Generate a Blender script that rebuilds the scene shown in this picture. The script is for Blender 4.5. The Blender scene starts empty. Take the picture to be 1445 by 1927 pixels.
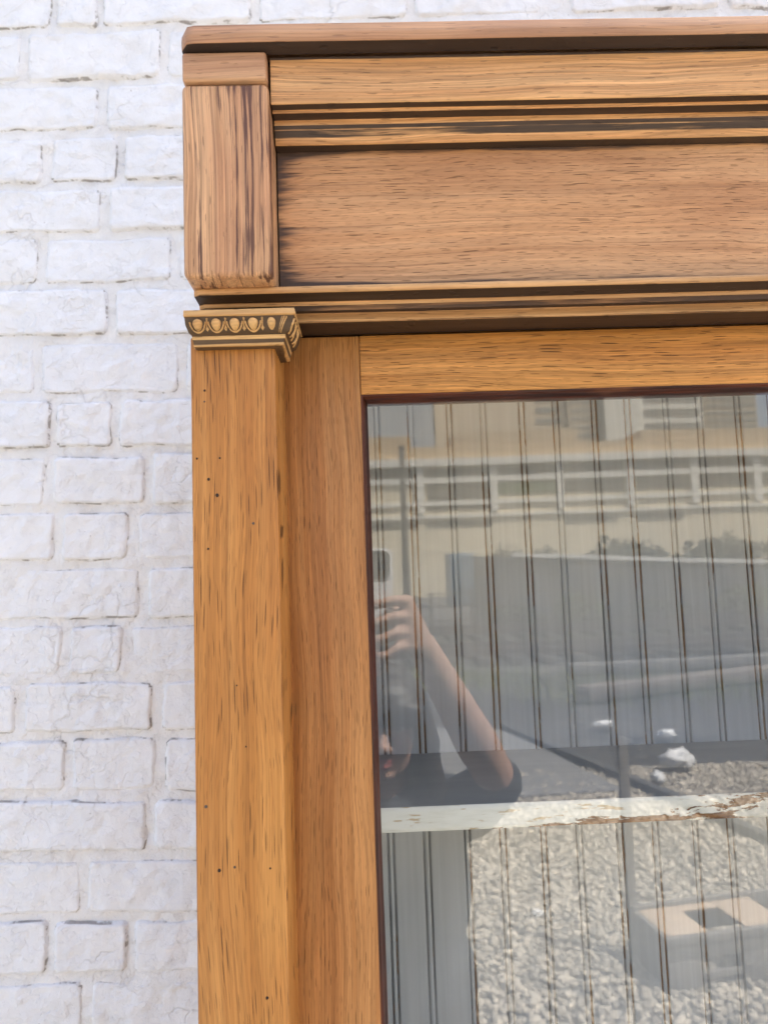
import bpy, bmesh, math, random
import numpy as np
from mathutils import Vector, Matrix, noise as mn

random.seed(7); rng = np.random.default_rng(7)
sc = bpy.context.scene
col = sc.collection
R = math.radians
ZC = 1.85                                   # height of the phone that takes the picture

# ------------------------------------------------------------------ camera
def cam_axes(yaw, pitch, roll):
    f = Vector((math.sin(yaw)*math.cos(pitch), math.cos(yaw)*math.cos(pitch), math.sin(pitch)))
    r0 = Vector((math.cos(yaw), -math.sin(yaw), 0)); u0 = r0.cross(f)
    return math.cos(roll)*r0 - math.sin(roll)*u0, math.sin(roll)*r0 + math.cos(roll)*u0, f
CR, CU, CF = cam_axes(R(1.3), R(5.05), R(2.0))
cd = bpy.data.cameras.new('camera'); cam = bpy.data.objects.new('camera', cd); col.objects.link(cam)
M = Matrix((CR, CU, -CF)).transposed().to_4x4(); M.translation = (0, 0, ZC)
cam.matrix_world = M
cd.sensor_fit = 'VERTICAL'; cd.lens = 6.77; cd.sensor_height = 6.77*1927/1336; cd.sensor_width = cd.sensor_height*.75
cd.clip_start = .01; cd.clip_end = 2000
cd.dof.use_dof = True; cd.dof.focus_distance = .58; cd.dof.aperture_fstop = 2.3
sc.camera = cam

# ------------------------------------------------------------------ sky, sun, exposure
SUN_AZ, SUN_EL = R(62), R(60)               # azimuth from +Y (into the wall) towards +X
w = bpy.data.worlds.new('World'); sc.world = w; w.use_nodes = True
wn = w.node_tree; bg = wn.nodes['Background']
sky = wn.nodes.new('ShaderNodeTexSky'); sky.sky_type = 'NISHITA'; sky.sun_disc = False
sky.sun_elevation = SUN_EL; sky.sun_rotation = SUN_AZ
sky.dust_density = 5.0; sky.ozone_density = .0; sky.air_density = .8
wn.links.new(sky.outputs[0], bg.inputs[0]); bg.inputs[1].default_value = .12
sd = bpy.data.lights.new('sun', 'SUN'); sd.energy = 4.6; sd.angle = R(.55); sd.color = (1, .95, .88)
so = bpy.data.objects.new('sun', sd); col.objects.link(so)
sdir = Vector((math.sin(SUN_AZ)*math.cos(SUN_EL), math.cos(SUN_AZ)*math.cos(SUN_EL), math.sin(SUN_EL)))
so.rotation_euler = sdir.to_track_quat('Z', 'Y').to_euler(); so.location = (6, 3, 9)
vs = sc.view_settings
vs.view_transform = 'Standard'; vs.look = 'None'; vs.gamma = 1; vs.use_curve_mapping = False; vs.exposure = 2.1
sc.cycles.use_denoising = True; sc.cycles.use_adaptive_sampling = False; sc.cycles.max_bounces = 8; sc.cycles.transparent_max_bounces = 12
sc.cycles.caustics_reflective = False; sc.cycles.caustics_refractive = False
sc.cycles.sample_clamp_indirect = 8

# ------------------------------------------------------------------ node helpers
class NT:
    def __init__(s, name):
        s.m = bpy.data.materials.new(name); s.m.use_nodes = True; s.t = s.m.node_tree
        s.b = s.t.nodes['Principled BSDF']; s.o = s.t.nodes['Material Output']
    def n(s, typ, **kw):
        nd = s.t.nodes.new(typ)
        for k, v in kw.items(): setattr(nd, k, v)
        return nd
    def put(s, sock, v):
        if hasattr(v, 'links') and hasattr(v, 'node'): s.t.links.new(v, sock)
        elif isinstance(v, tuple) and len(v) == 3 and sock.type == 'RGBA': sock.default_value = (*v, 1)
        else: sock.default_value = v
    def math(s, op, a, b=None, c=None, clamp=False):
        nd = s.n('ShaderNodeMath', operation=op, use_clamp=clamp); s.put(nd.inputs[0], a)
        if b is not None: s.put(nd.inputs[1], b)
        if c is not None: s.put(nd.inputs[2], c)
        return nd.outputs[0]
    def coord(s): return s.n('ShaderNodeTexCoord').outputs['Object']
    def axes(s, axis, seed=0.):                         # vector with the grain running along its X
        sep = s.n('ShaderNodeSeparateXYZ'); s.put(sep.inputs[0], s.coord())
        cb = s.n('ShaderNodeCombineXYZ'); o = {'x': (0, 2, 1), 'y': (1, 0, 2), 'z': (2, 0, 1)}[axis]
        for i in range(3): s.t.links.new(sep.outputs[o[i]], cb.inputs[i])
        ad = s.n('ShaderNodeVectorMath', operation='ADD'); s.put(ad.inputs[0], cb.outputs[0]); ad.inputs[1].default_value = (seed, seed*1.7, seed*.6)
        return ad.outputs[0]
    def scl(s, v, sc3):
        nd = s.n('ShaderNodeVectorMath', operation='MULTIPLY'); s.put(nd.inputs[0], v); nd.inputs[1].default_value = sc3; return nd.outputs[0]
    def noise(s, v, sc3, detail=3., rough=.55, dist=0.):
        nd = s.n('ShaderNodeTexNoise'); s.put(nd.inputs['Vector'], s.scl(v, sc3)); nd.inputs['Scale'].default_value = 1
        nd.inputs['Detail'].default_value = detail; nd.inputs['Roughness'].default_value = rough; nd.inputs['Distortion'].default_value = dist
        return nd.outputs[0]
    def voro(s, v, sc3, feature='F1', rnd=1., dims='3D'):
        nd = s.n('ShaderNodeTexVoronoi', feature=feature, voronoi_dimensions=dims); s.put(nd.inputs['Vector'], s.scl(v, sc3)); nd.inputs['Scale'].default_value = 1
        nd.inputs['Randomness'].default_value = rnd
        return nd
    def step(s, v, a, b):                               # smooth 0..1 as v goes a..b
        nd = s.n('ShaderNodeMapRange', interpolation_type='SMOOTHSTEP'); s.put(nd.inputs[0], v)
        nd.inputs[1].default_value = a; nd.inputs[2].default_value = b; nd.inputs[3].default_value = 0; nd.inputs[4].default_value = 1
        return nd.outputs[0]
    def lin(s, v, a, b, c, d):
        nd = s.n('ShaderNodeMapRange'); s.put(nd.inputs[0], v)
        for i, x in enumerate((a, b, c, d)): nd.inputs[i+1].default_value = x
        return nd.outputs[0]
    def mix(s, f, a, b, blend='MIX'):
        nd = s.n('ShaderNodeMix', data_type='RGBA', blend_type=blend); s.put(nd.inputs[0], f); s.put(nd.inputs[6], a); s.put(nd.inputs[7], b); return nd.outputs[2]
    def mul(s, c, f):                                    # colour times scalar
        nd = s.n('ShaderNodeVectorMath', operation='SCALE'); s.put(nd.inputs[0], c); s.put(nd.inputs['Scale'], f); return nd.outputs[0]
    def attr(s, name): return s.n('ShaderNodeAttribute', attribute_name=name).outputs['Fac']
    def bump(s, h, dist, strength=1., prev=None):
        nd = s.n('ShaderNodeBump'); s.put(nd.inputs['Height'], h); nd.inputs['Distance'].default_value = dist; nd.inputs['Strength'].default_value = strength
        if prev is not None: s.put(nd.inputs['Normal'], prev)
        return nd.outputs[0]
    def out(s, colr, rough=.5, normal=None, spec=.4):
        s.put(s.b.inputs['Base Color'], colr); s.put(s.b.inputs['Roughness'], rough); s.b.inputs['Specular IOR Level'].default_value = spec
        if normal is not None: s.put(s.b.inputs['Normal'], normal)
        return s.m

def wood(name, axis, light, mid, dark, seed, pore=(22, 210, .16), pore_amt=.85, fine=.5, band=70, stain=None, streak=0., streak_col=(.05, .02, .015), blot=.4, rough=.42, smudge=0.):
    t = NT(name); v0 = t.axes(axis, seed)
    wv = t.noise(v0, (4, 10, 10), 2.)                    # wander of the grain
    sh = t.n('ShaderNodeCombineXYZ'); t.put(sh.inputs[1], t.math('MULTIPLY', t.math('SUBTRACT', wv, .5), .022)); 
    va = t.n('ShaderNodeVectorMath', operation='ADD'); t.put(va.inputs[0], v0); t.put(va.inputs[1], sh.outputs[0]); v = va.outputs[0]
    bands = t.step(t.noise(v, (1.6, band, band*.6), 3., .6), .36, .66)
    c = t.mix(bands, light, mid)
    bl = t.step(t.noise(v0, (6, 16, 16), 3.), .42, .72)
    c = t.mix(t.math('MULTIPLY', bl, blot), c, dark)
    fib = t.noise(v, (14, 1100, 700), 2., .6)
    c = t.mul(c, t.lin(fib, .25, .75, 1-.38*fine, 1+.30*fine))
    fib2 = t.noise(v, (7, 330, 250), 3., .6)
    c = t.mul(c, t.lin(fib2, .3, .7, 1-.22*fine, 1+.16*fine))
    h = t.math('MULTIPLY', fib2, .35)
    # open pores: short dark dashes along the grain
    pu, pv, pr = pore
    vp = t.voro(v, (pu, pv, 1), dims='2D')
    dens = t.lin(t.noise(v0, (7, 34, 34), 3.), .3, .7, .45, 1.3)
    sp_ = t.n('ShaderNodeSeparateColor'); t.put(sp_.inputs[0], vp.outputs['Color'])
    d = t.math('DIVIDE', vp.outputs['Distance'], t.math('MULTIPLY', dens, t.lin(sp_.outputs[0], 0, 1, .25, 1.3)))
    pm = t.math('SUBTRACT', 1., t.step(d, pr*.55, pr))
    vp2 = t.voro(v, (pu*1.9, pv*2.1, 1), dims='2D'); pm2 = t.math('MULTIPLY', t.math('SUBTRACT', 1., t.step(vp2.outputs['Distance'], pr*.6, pr*1.1)), .38)
    pmx = t.math('MAXIMUM', pm, pm2)
    lg = t.step(t.noise(v, (2.4, 430, 60), 2., .5), .60, .70)   # long continuous growth lines
    c = t.mix(t.math('MULTIPLY', lg, .42), c, tuple(x*.55 for x in dark))
    lg2 = t.step(t.noise(v, (3.5, 190, 40), 3., .6, .5), .56, .68); c = t.mix(t.math('MULTIPLY', lg2, .28), c, dark)
    dk = tuple(x*.16 for x in dark)
    c = t.mix(t.math('MULTIPLY', pmx, pore_amt), c, dk)
    if streak > 0:
        s1 = t.noise(v, (6, 300, 60), 4., .65); s2 = t.noise(v0, (14, 30, 30), 2.)
        sm = t.step(t.math('ADD', s1, t.math('MULTIPLY', t.math('SUBTRACT', s2, .5), .5)), .70-.14*streak, .76-.12*streak)
        c = t.mix(t.math('MULTIPLY', sm, .88), c, streak_col); h = t.math('SUBTRACT', h, t.math('MULTIPLY', sm, .5))
    if smudge > 0:
        q = t.noise(v, (5, 75, 75), 4., .62); q2 = t.noise(v0, (4, 14, 14), 2.)
        sm = t.step(t.math('ADD', q, t.math('MULTIPLY', t.math('SUBTRACT', q2, .5), .6)), .66, .80)
        c = t.mix(t.math('MULTIPLY', sm, smudge), c, (.055, .04, .034))
    if stain is not None:
        a = t.attr('stain'); n1 = t.noise(v, (16, 420, 420), 4., .65); n2 = t.noise(v0, (9, 60, 60), 3., .6)
        k = t.math('ADD', a, t.math('ADD', t.math('MULTIPLY', t.math('SUBTRACT', n1, .5), .55), t.math('MULTIPLY', t.math('SUBTRACT', n2, .5), 1.0)))
        km = t.step(k, .38, .72)
        sc_ = t.mix(t.step(n2, .4, .65), stain, tuple(x*1.5 for x in stain))
        c = t.mix(t.math('MULTIPLY', km, .95), c, sc_)
    h = t.math('SUBTRACT', h, t.math('MULTIPLY', pmx, .9))
    nb = t.bump(h, .0005, .8)
    rr = t.math('ADD', rough-.05, t.math('MULTIPLY', fib2, .18))
    return t.out(c, rr, nb, .35)

# ------------------------------------------------------------------ materials
OAK = dict(light=(.56, .258, .066), mid=(.46, .192, .042), dark=(.36, .13, .027))
M_pil  = wood('oak_pilaster', 'z', **OAK, seed=1.3, pore=(13, 430, .15), pore_amt=.85, fine=.6, band=75, blot=.45)
M_stile = wood('oak_stile', 'z', light=(.51, .245, .079), mid=(.41, .175, .048), dark=(.33, .122, .03), seed=4.1, pore=(22, 560, .13), pore_amt=.75, fine=.75, band=110, blot=.35)
M_rail = wood('oak_rail', 'x', light=(.60, .285, .076), mid=(.49, .205, .044), dark=(.42, .165, .038), seed=7.7, pore=(20, 450, .15), pore_amt=.85, fine=1.0, band=90, blot=.4)
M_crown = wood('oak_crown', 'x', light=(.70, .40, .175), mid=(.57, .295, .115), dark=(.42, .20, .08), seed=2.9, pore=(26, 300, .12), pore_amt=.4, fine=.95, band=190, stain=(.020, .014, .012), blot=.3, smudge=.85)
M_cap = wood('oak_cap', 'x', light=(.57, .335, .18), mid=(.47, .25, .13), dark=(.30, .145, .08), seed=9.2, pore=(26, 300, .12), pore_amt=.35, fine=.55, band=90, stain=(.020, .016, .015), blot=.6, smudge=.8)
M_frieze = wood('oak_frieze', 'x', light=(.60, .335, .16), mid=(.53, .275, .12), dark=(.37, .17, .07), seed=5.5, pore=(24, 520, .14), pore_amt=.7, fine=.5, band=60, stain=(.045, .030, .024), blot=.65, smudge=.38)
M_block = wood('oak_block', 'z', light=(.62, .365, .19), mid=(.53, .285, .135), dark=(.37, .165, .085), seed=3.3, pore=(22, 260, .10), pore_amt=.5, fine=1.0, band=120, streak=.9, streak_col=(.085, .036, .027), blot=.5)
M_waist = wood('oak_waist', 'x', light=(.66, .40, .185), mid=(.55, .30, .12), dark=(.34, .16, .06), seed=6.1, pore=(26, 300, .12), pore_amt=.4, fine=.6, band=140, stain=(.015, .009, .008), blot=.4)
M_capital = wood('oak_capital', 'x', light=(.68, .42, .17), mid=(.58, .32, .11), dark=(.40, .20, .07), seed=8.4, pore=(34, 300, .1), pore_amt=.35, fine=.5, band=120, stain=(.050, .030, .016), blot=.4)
M_side = wood('oak_side', 'z', **OAK, seed=11.3, fine=.5)

def bead_mat(name, axis):
    t = NT(name); v = t.axes(axis, 3.)
    n1 = t.noise(v, (10, 260, 260), 4., .6); n2 = t.noise(v, (14, 40, 40), 3.)
    c = t.mix(t.step(n1, .35, .7), (.022, .0065, .004), (.10, .024, .009)); c = t.mix(t.math('MULTIPLY', t.step(n2, .6, .75), .5), c, (.20, .075, .03))
    return t.out(c, .42, t.bump(n1, .0003, .6), .35)
M_beadz, M_beadx = bead_mat('mahogany_bead_upright', 'z'), bead_mat('mahogany_bead_level', 'x')

def paint_board():
    t = NT('worn_white_paint_boards'); v = t.axes('z', 1.9)
    big = t.noise(v, (2.5, 9, 9), 3.); streak = t.noise(v, (5, 160, 60), 3., .6)
    c = t.mix(t.step(big, .35, .7), (.60, .61, .60), (.52, .545, .56)); c = t.mul(c, t.lin(streak, .3, .7, .93, 1.05))
    g = t.attr('groove')
    n1 = t.noise(v, (14, 130, 60), 4., .7); n2 = t.noise(v, (3.2, 24, 24), 2.)
    dirt = t.step(t.math('ADD', g, t.math('MULTIPLY', t.math('SUBTRACT', n1, .5), .5)), .55, .85)
    dirt = t.math('MULTIPLY', dirt, t.lin(t.noise(v, (6, 30, 30), 3.), .35, .65, .35, .85))
    c = t.mix(dirt, c, (.13, .125, .12))
    chip = t.step(t.math('ADD', t.math('MULTIPLY', g, .26), t.math('ADD', t.math('MULTIPLY', n1, .55), t.math('MULTIPLY', n2, .60))), .865, .88)
    c = t.mix(chip, c, t.mix(n1, (.10, .05, .025), (.30, .17, .07)))
    return t.out(c, .5, t.bump(t.math('SUBTRACT', streak, t.math('MULTIPLY', chip, 1.2)), .0004, .7), .4)
M_board = paint_board()

def paint_shelf():
    t = NT('chipped_cream_paint_shelf'); v = t.axes('x', .4)
    n1 = t.noise(v, (26, 120, 120), 5., .68, .4); n2 = t.noise(v, (9, 60, 30), 2.); n3 = t.noise(v, (40, 260, 90), 3., .6)
    e = t.attr('wear')                                     # wear grows towards the right and the lower edge
    chip = t.step(t.math('ADD', e, t.math('ADD', t.math('MULTIPLY', t.math('SUBTRACT', n1, .5), 1.1), t.math('MULTIPLY', t.math('SUBTRACT', n2, .5), .5))), .62, .645)
    c = t.mix(t.step(n3, .4, .7), (.86, .85, .76), (.79, .78, .68))
    yel = t.step(t.math('ADD', t.math('MULTIPLY', n1, .6), t.math('MULTIPLY', n3, .5)), .62, .66); c = t.mix(t.math('MULTIPLY', yel, .65), c, (.52, .33, .11))
    wd = t.mix(t.step(n3, .35, .7), (.30, .155, .06), (.14, .062, .028))
    c = t.mix(chip, c, wd)
    return t.out(c, .55, t.bump(t.math('SUBTRACT', 1., chip), .0006, .8), .35)
M_shelf_edge = paint_shelf()
t = NT('grey_shelf_top_paint'); v = t.axes('x', 2.); n = t.noise(v, (10, 60, 60), 4.)
M_shelf = t.out(t.mix(n, (.30, .30, .295), (.42, .415, .40)), .5, t.bump(n, .0005, .5))
t = NT('cabinet_inside_paint'); v = t.axes('z', 5.); n = t.noise(v, (5, 60, 60), 4.)
M_inside = t.out(t.mix(n, (.50, .49, .46), (.58, .575, .55)), .5)

t = NT('window_glass')                                     # clear pane: mirror share rises towards grazing angles
lw = t.n('ShaderNodeLayerWeight'); lw.inputs[0].default_value = .5
fr = t.math('ADD', .050, t.math('MULTIPLY', .93, t.math('POWER', lw.outputs['Facing'], 5.)))
gl = t.n('ShaderNodeBsdfGlossy'); gl.inputs['Roughness'].default_value = 0; gl.inputs[0].default_value = (1, 1, 1, 1)
tr = t.n('ShaderNodeBsdfTransparent'); tr.inputs[0].default_value = (.975, .985, .98, 1)
nz = t.noise(t.coord(), (5, 5, 5), 1.); nb_ = t.bump(nz, .0006, .35); t.put(gl.inputs['Normal'], nb_)
mx = t.n('ShaderNodeMixShader'); t.put(mx.inputs[0], fr); t.t.links.new(tr.outputs[0], mx.inputs[1]); t.t.links.new(gl.outputs[0], mx.inputs[2])
t.t.links.new(mx.outputs[0], t.o.inputs[0]); M_glass = t.m

def flat(name, c, rough=.6, var=.12, sc=20., bump=0., metal=0.):
    t = NT(name); n = t.noise(t.coord(), (sc, sc, sc), 4., .6)
    t.b.inputs['Metallic'].default_value = metal
    return t.out(t.mul(t.mix(0., c, c), t.lin(n, .25, .75, 1-var, 1+var)), rough, t.bump(n, bump, 1.) if bump else None)

def brick_paint(name, mortar):
    t = NT(name); v = t.coord()
    big = t.noise(v, (6, 6, 6), 3.); med = t.noise(v, (34, 34, 34), 5., .65, .3); fine = t.noise(v, (420, 420, 420), 3., .7); pit = t.noise(v, (150, 150, 150), 3., .6)
    c = t.mix(t.step(big, .35, .7), (.795, .80, .795) if mortar else (.80, .815, .83), (.765, .77, .775) if mortar else (.765, .785, .81)); c = t.mul(c, t.lin(med, .3, .7, .955, 1.03))
    e = t.attr('edge')
    g1 = t.noise(v, (22, 60, 60), 4., .7)
    dirt = t.step(t.math('ADD', t.math('MULTIPLY', e, .42), t.math('ADD', t.math('MULTIPLY', g1, .5), t.math('MULTIPLY', pit, .28))), .60, .80)
    c = t.mix(t.math('MULTIPLY', dirt, .55 if mortar else .6), c, t.mix(big, (.42, .385, .32), (.40, .40, .41)))
    ln_ = t.math('MULTIPLY', t.math('MULTIPLY', t.step(e, .05, .20), t.step(t.noise(v, (26, 26, 40), 4., .7), .49, .58)), 0. if mortar else .85)
    c = t.mix(ln_, c, t.mix(med, (.20, .18, .155), (.34, .33, .32)))
    speck = t.step(t.noise(v, (230, 230, 230), 2., .5), .735, .775)
    c = t.mix(t.math('MULTIPLY', t.math('MULTIPLY', speck, t.step(g1, .5, .62)), .8), c, (.16, .14, .12))
    crack = t.n('ShaderNodeTexVoronoi', feature='DISTANCE_TO_EDGE'); wv = t.n('ShaderNodeVectorMath', operation='ADD')
    nc = t.n('ShaderNodeTexNoise'); t.put(nc.inputs['Vector'], v); nc.inputs['Scale'].default_value = 30; nc.inputs['Detail'].default_value = 3
    t.put(wv.inputs[0], v); t.put(wv.inputs[1], t.scl(nc.outputs['Color'], (.06, .06, .06))); t.put(crack.inputs['Vector'], wv.outputs[0]); crack.inputs['Scale'].default_value = 13
    ck = t.math('MULTIPLY', t.math('SUBTRACT', 1., t.step(crack.outputs[0], .0, .028)), t.step(t.noise(v, (9, 9, 9), 2.), .50, .62))
    c = t.mix(t.math('MULTIPLY', ck, .16), c, (.30, .28, .26))
    # flaked paint layers: sharp-edged plateaus
    fl = t.step(t.noise(v, (24, 24, 24), 3., .6, .6), .50, .515); fl2 = t.step(t.noise(v, (47, 30, 60), 4., .6, .5), .56, .575)
    fl = t.math('MULTIPLY', fl, t.step(big, .4, .6))
    h = t.math('ADD', t.math('MULTIPLY', fl, .5), t.math('ADD', t.math('MULTIPLY', fl2, .4), t.math('SUBTRACT', t.math('MULTIPLY', med, 1.5), t.math('MULTIPLY', ck, .55))))
    nb = t.bump(h, .0016, .75); nb = t.bump(t.math('ADD', t.math('MULTIPLY', pit, .8), t.math('MULTIPLY', fine, .45)), .0022 if mortar else .0013, .9, nb)
    return t.out(c, .6, nb, .3)
M_brick, M_mortar = brick_paint('white_painted_brick', False), brick_paint('white_painted_mortar', True)

def ground_mat(name, a, b, stones=True):
    t = NT(name); v = t.coord()
    vo = t.voro(v, (24, 24, 24)); big = t.noise(v, (.35, .35, .35), 4., .6)
    sep = t.n('ShaderNodeSeparateColor'); t.put(sep.inputs[0], vo.outputs['Color'])
    c = t.mix(sep.outputs[0], a, b); c = t.mul(c, t.lin(big, .3, .7, .55, 1.25))
    return t.out(c, .9, t.bump(t.math('SUBTRACT', 1., vo.outputs['Distance']), .02, .8), .2)
M_ground = ground_mat('ballast_ground', (.05, .05, .052), (.13, .127, .122))
t = NT('ballast_stones'); at_ = t.attr('tone'); n = t.noise(t.coord(), (60, 60, 60), 3.)
M_stone = t.out(t.mul(t.mix(at_, (.27, .245, .205), (.70, .63, .52)), t.lin(n, .3, .7, .8, 1.15)), .85)

# ------------------------------------------------------------------ mesh helpers
def tag(o, label=None, cat=None, group=None, kind=None):
    for k, v in (('label', label), ('category', cat), ('group', group), ('kind', kind)):
        if v: o[k] = v
    return o
def link(o, parent=None):
    col.objects.link(o)
    if parent is not None: o.parent = parent
    return o
def empty(name, loc=(0, 0, 0)):
    o = bpy.data.objects.new(name, None); o.location = loc; o.empty_display_size = .05
    return link(o)
def mesh_obj(name, V, F, mat, parent=None, smooth=True, attrs=None):
    me = bpy.data.meshes.new(name); me.from_pydata([tuple(v) for v in V], [], F); me.update()
    if smooth: me.shade_smooth()
    for k, vals in (attrs or {}).items():
        a = me.attributes.new(k, 'FLOAT', 'POINT'); a.data.foreach_set('value', np.asarray(vals, dtype=np.float32))
    me.materials.append(mat)
    return link(bpy.data.objects.new(name, me), parent)
def bm_obj(name, bm, mat, parent=None, smooth=True):
    me = bpy.data.meshes.new(name); bmesh.ops.recalc_face_normals(bm, faces=bm.faces); bm.to_mesh(me); bm.free()
    if smooth: me.shade_smooth()
    me.materials.append(mat)
    return link(bpy.data.objects.new(name, me), parent)
def bm_box(bm, x0, x1, y0, y1, z0, z1, bev=0., seg=2):
    r = bmesh.ops.create_cube(bm, size=1)
    for v in r['verts']: v.co = ((x0+x1)/2+v.co.x*(x1-x0), (y0+y1)/2+v.co.y*(y1-y0), (z0+z1)/2+v.co.z*(z1-z0))
    if bev > 0:
        es = list({e for v in r['verts'] for e in v.link_edges})
        bmesh.ops.bevel(bm, geom=es, offset=bev, segments=seg, profile=.5, affect='EDGES')
def box(name, x0, x1, y0, y1, z0, z1, mat, parent=None, bev=.001, seg=2):
    bm = bmesh.new(); bm_box(bm, x0, x1, y0, y1, z0, z1, bev, seg)
    o = bm_obj(name, bm, mat, parent, bev > 0)
    if bev > 0: o.data.set_sharp_from_angle(angle=R(50))
    return o

def moulding(name, pts, stains, x0, x1, mat, parent, r=.0007, nx=60, wob=.00025, cap_depth=None, end_round=0.):
    """profile pts (y,z) top to bottom; stains per segment; swept along x with a slight hand-worn wobble"""
    P = []; S = []
    for i in range(len(pts)-1):
        a, b = Vector(pts[i]), Vector(pts[i+1]); L = (b-a).length; d = (b-a)/L; rr = min(r, L*.3)
        k = max(1, int(L/.003))
        if i > 0:
            P.append((Vector(pts[i])+( (a+d*rr)-Vector(pts[i]))*.5)); S.append(min(stains[i], stains[i-1])*.7)
        for j in range(k+1):
            q = a+d*(rr+(L-2*rr)*j/k); P.append(q); S.append(stains[i])
    n = len(P); V = []; A = []
    for ix in range(nx+1):
        x = x0+(x1-x0)*ix/nx
        for j, p in enumerate(P):
            e = 0.
            if end_round > 0:
                dd = min(x-x0, x1-x)
                if dd < end_round: e = end_round*(1-math.sqrt(max(0, 1-(1-dd/end_round)**2)))
            nz_ = mn.noise((x*9, p.x*60, p.y*60))*wob
            V.append((x, p.x+nz_+e*.8, p.y+mn.noise((x*7+5, p.x*40, p.y*40))*wob-(e*.5 if j < 5 else 0))); A.append(S[j])
    F = [(ix*n+j, (ix+1)*n+j, (ix+1)*n+j+1, ix*n+j+1) for ix in range(nx) for j in range(n-1)]
    if cap_depth:                                         # close the body behind the profile
        yb = cap_depth; b0 = len(V)
        for x in (x0, x1):
            V += [(x, yb, P[0].y), (x, yb, P[-1].y)]; A += [.4, .4]
        F += [(0, b0, b0+2, nx*n), (n-1, nx*n+n-1, b0+3, b0+1), (b0, b0+1, b0+3, b0+2)]
        F.append(tuple([j for j in range(n)]+[b0+1, b0])); F.append(tuple([nx*n+j for j in range(n-1, -1, -1)]+[b0+2, b0+3]))
    o = mesh_obj(name, V, F, mat, parent, True, {'stain': A})
    bm = bmesh.new(); bm.from_mesh(o.data); bmesh.ops.recalc_face_normals(bm, faces=bm.faces); bm.to_mesh(o.data); bm.free()
    o.data.set_sharp_from_angle(angle=R(60))
    return o

def icosa(sub=1):
    bm = bmesh.new(); bmesh.ops.create_icosphere(bm, subdivisions=sub, radius=1)
    V = np.array([v.co[:] for v in bm.verts]); F = np.array([[v.index for v in f.verts] for f in bm.faces]); bm.free()
    return V, F

# ================================================================== SETTING
g = mesh_obj('ground', [(-600, -900, -.03), (600, -900, -.03), (600, 60, -.03), (-600, 60, -.03)], [(0, 1, 2, 3)], M_ground, None, False); g['kind'] = 'structure'

# ------------------------------------------------------------------ painted brick wall
WPH, WRO = R(-2), R(-1)
ax = Vector((math.cos(WPH)*math.cos(WRO), math.sin(WPH), math.sin(WRO))).normalized()
az = Vector((0, 0, 1)); az = (az-ax*az.dot(ax)).normalized(); ay = az.cross(ax)
wall = empty('brick_wall'); MW = Matrix((ax, ay, az)).transposed().to_4x4(); MW.translation = (-.30, .912, 1.85)
wall.matrix_world = MW
tag(wall, 'white painted old brick wall with rough flaking joints behind the cabinet', 'wall')
# course joints in wall coordinates (x along the wall, z up, 0 = phone height), measured course by course from the top
def wpt(px, py):                                           # a photographed joint -> its place on the wall's own face
    d = CF+CR*((px-722.5)/1336)-CU*((py-963.5)/1336); o = Vector((0, 0, ZC)); p0 = MW.translation; nrm = ay
    tt = (p0-o).dot(nrm)/d.dot(nrm); q = MW.inverted() @ (o+d*tt); return q.x, q.z
rows = [56, 155, 250, 348, 442, 539, 638, 747, 850, 955, 1060, 1171, 1276, 1384, 1497, 1609, 1725, 1838]   # bed joints
heads = [[-60, 102, 190], [45, 307], [-110, 192], [87, 225], [-50, 197], [78, 330], [-60, 209], [70, 346], [-70, 100, 218], [91, 277], [108, 250],
         [-30, 269], [119, 238], [37, 296], [128, 300], [-40, 284], [156], [95, 245], [-60, 166]]
zs = [wpt(180, r_)[1] for r_ in rows]
dz = (zs[0]-zs[-1])/(len(zs)-1)
zs = [zs[0]+dz*k for k in range(4, 0, -1)]+zs+[zs[-1]-dz*k for k in range(1, 5)]
def fbm(p, o=4): return mn.fractal(p, 1.0, 2.0, o)
def lump(x, z):
    a = fbm((x*14, z*14, 3.1), 3)*.0016 + fbm((x*48+3, z*55, 7.7), 4)*.0016
    q = mn.noise((x*26+9, z*34, 1.2))+.5*mn.noise((x*60, z*70, 4.4))
    a += (.0011 if q > .12 else 0.)*(1 if mn.noise((x*7, z*7, 9.))>-.05 else .25)
    rg = 1-abs(mn.noise((x*38+20, z*52+4, 2.2)))*2
    return a + max(0, rg-.72)*.0035*(.4+.6*max(0, min(1, .5+mn.noise((x*5, z*5, 20.))*1.6)))
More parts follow.
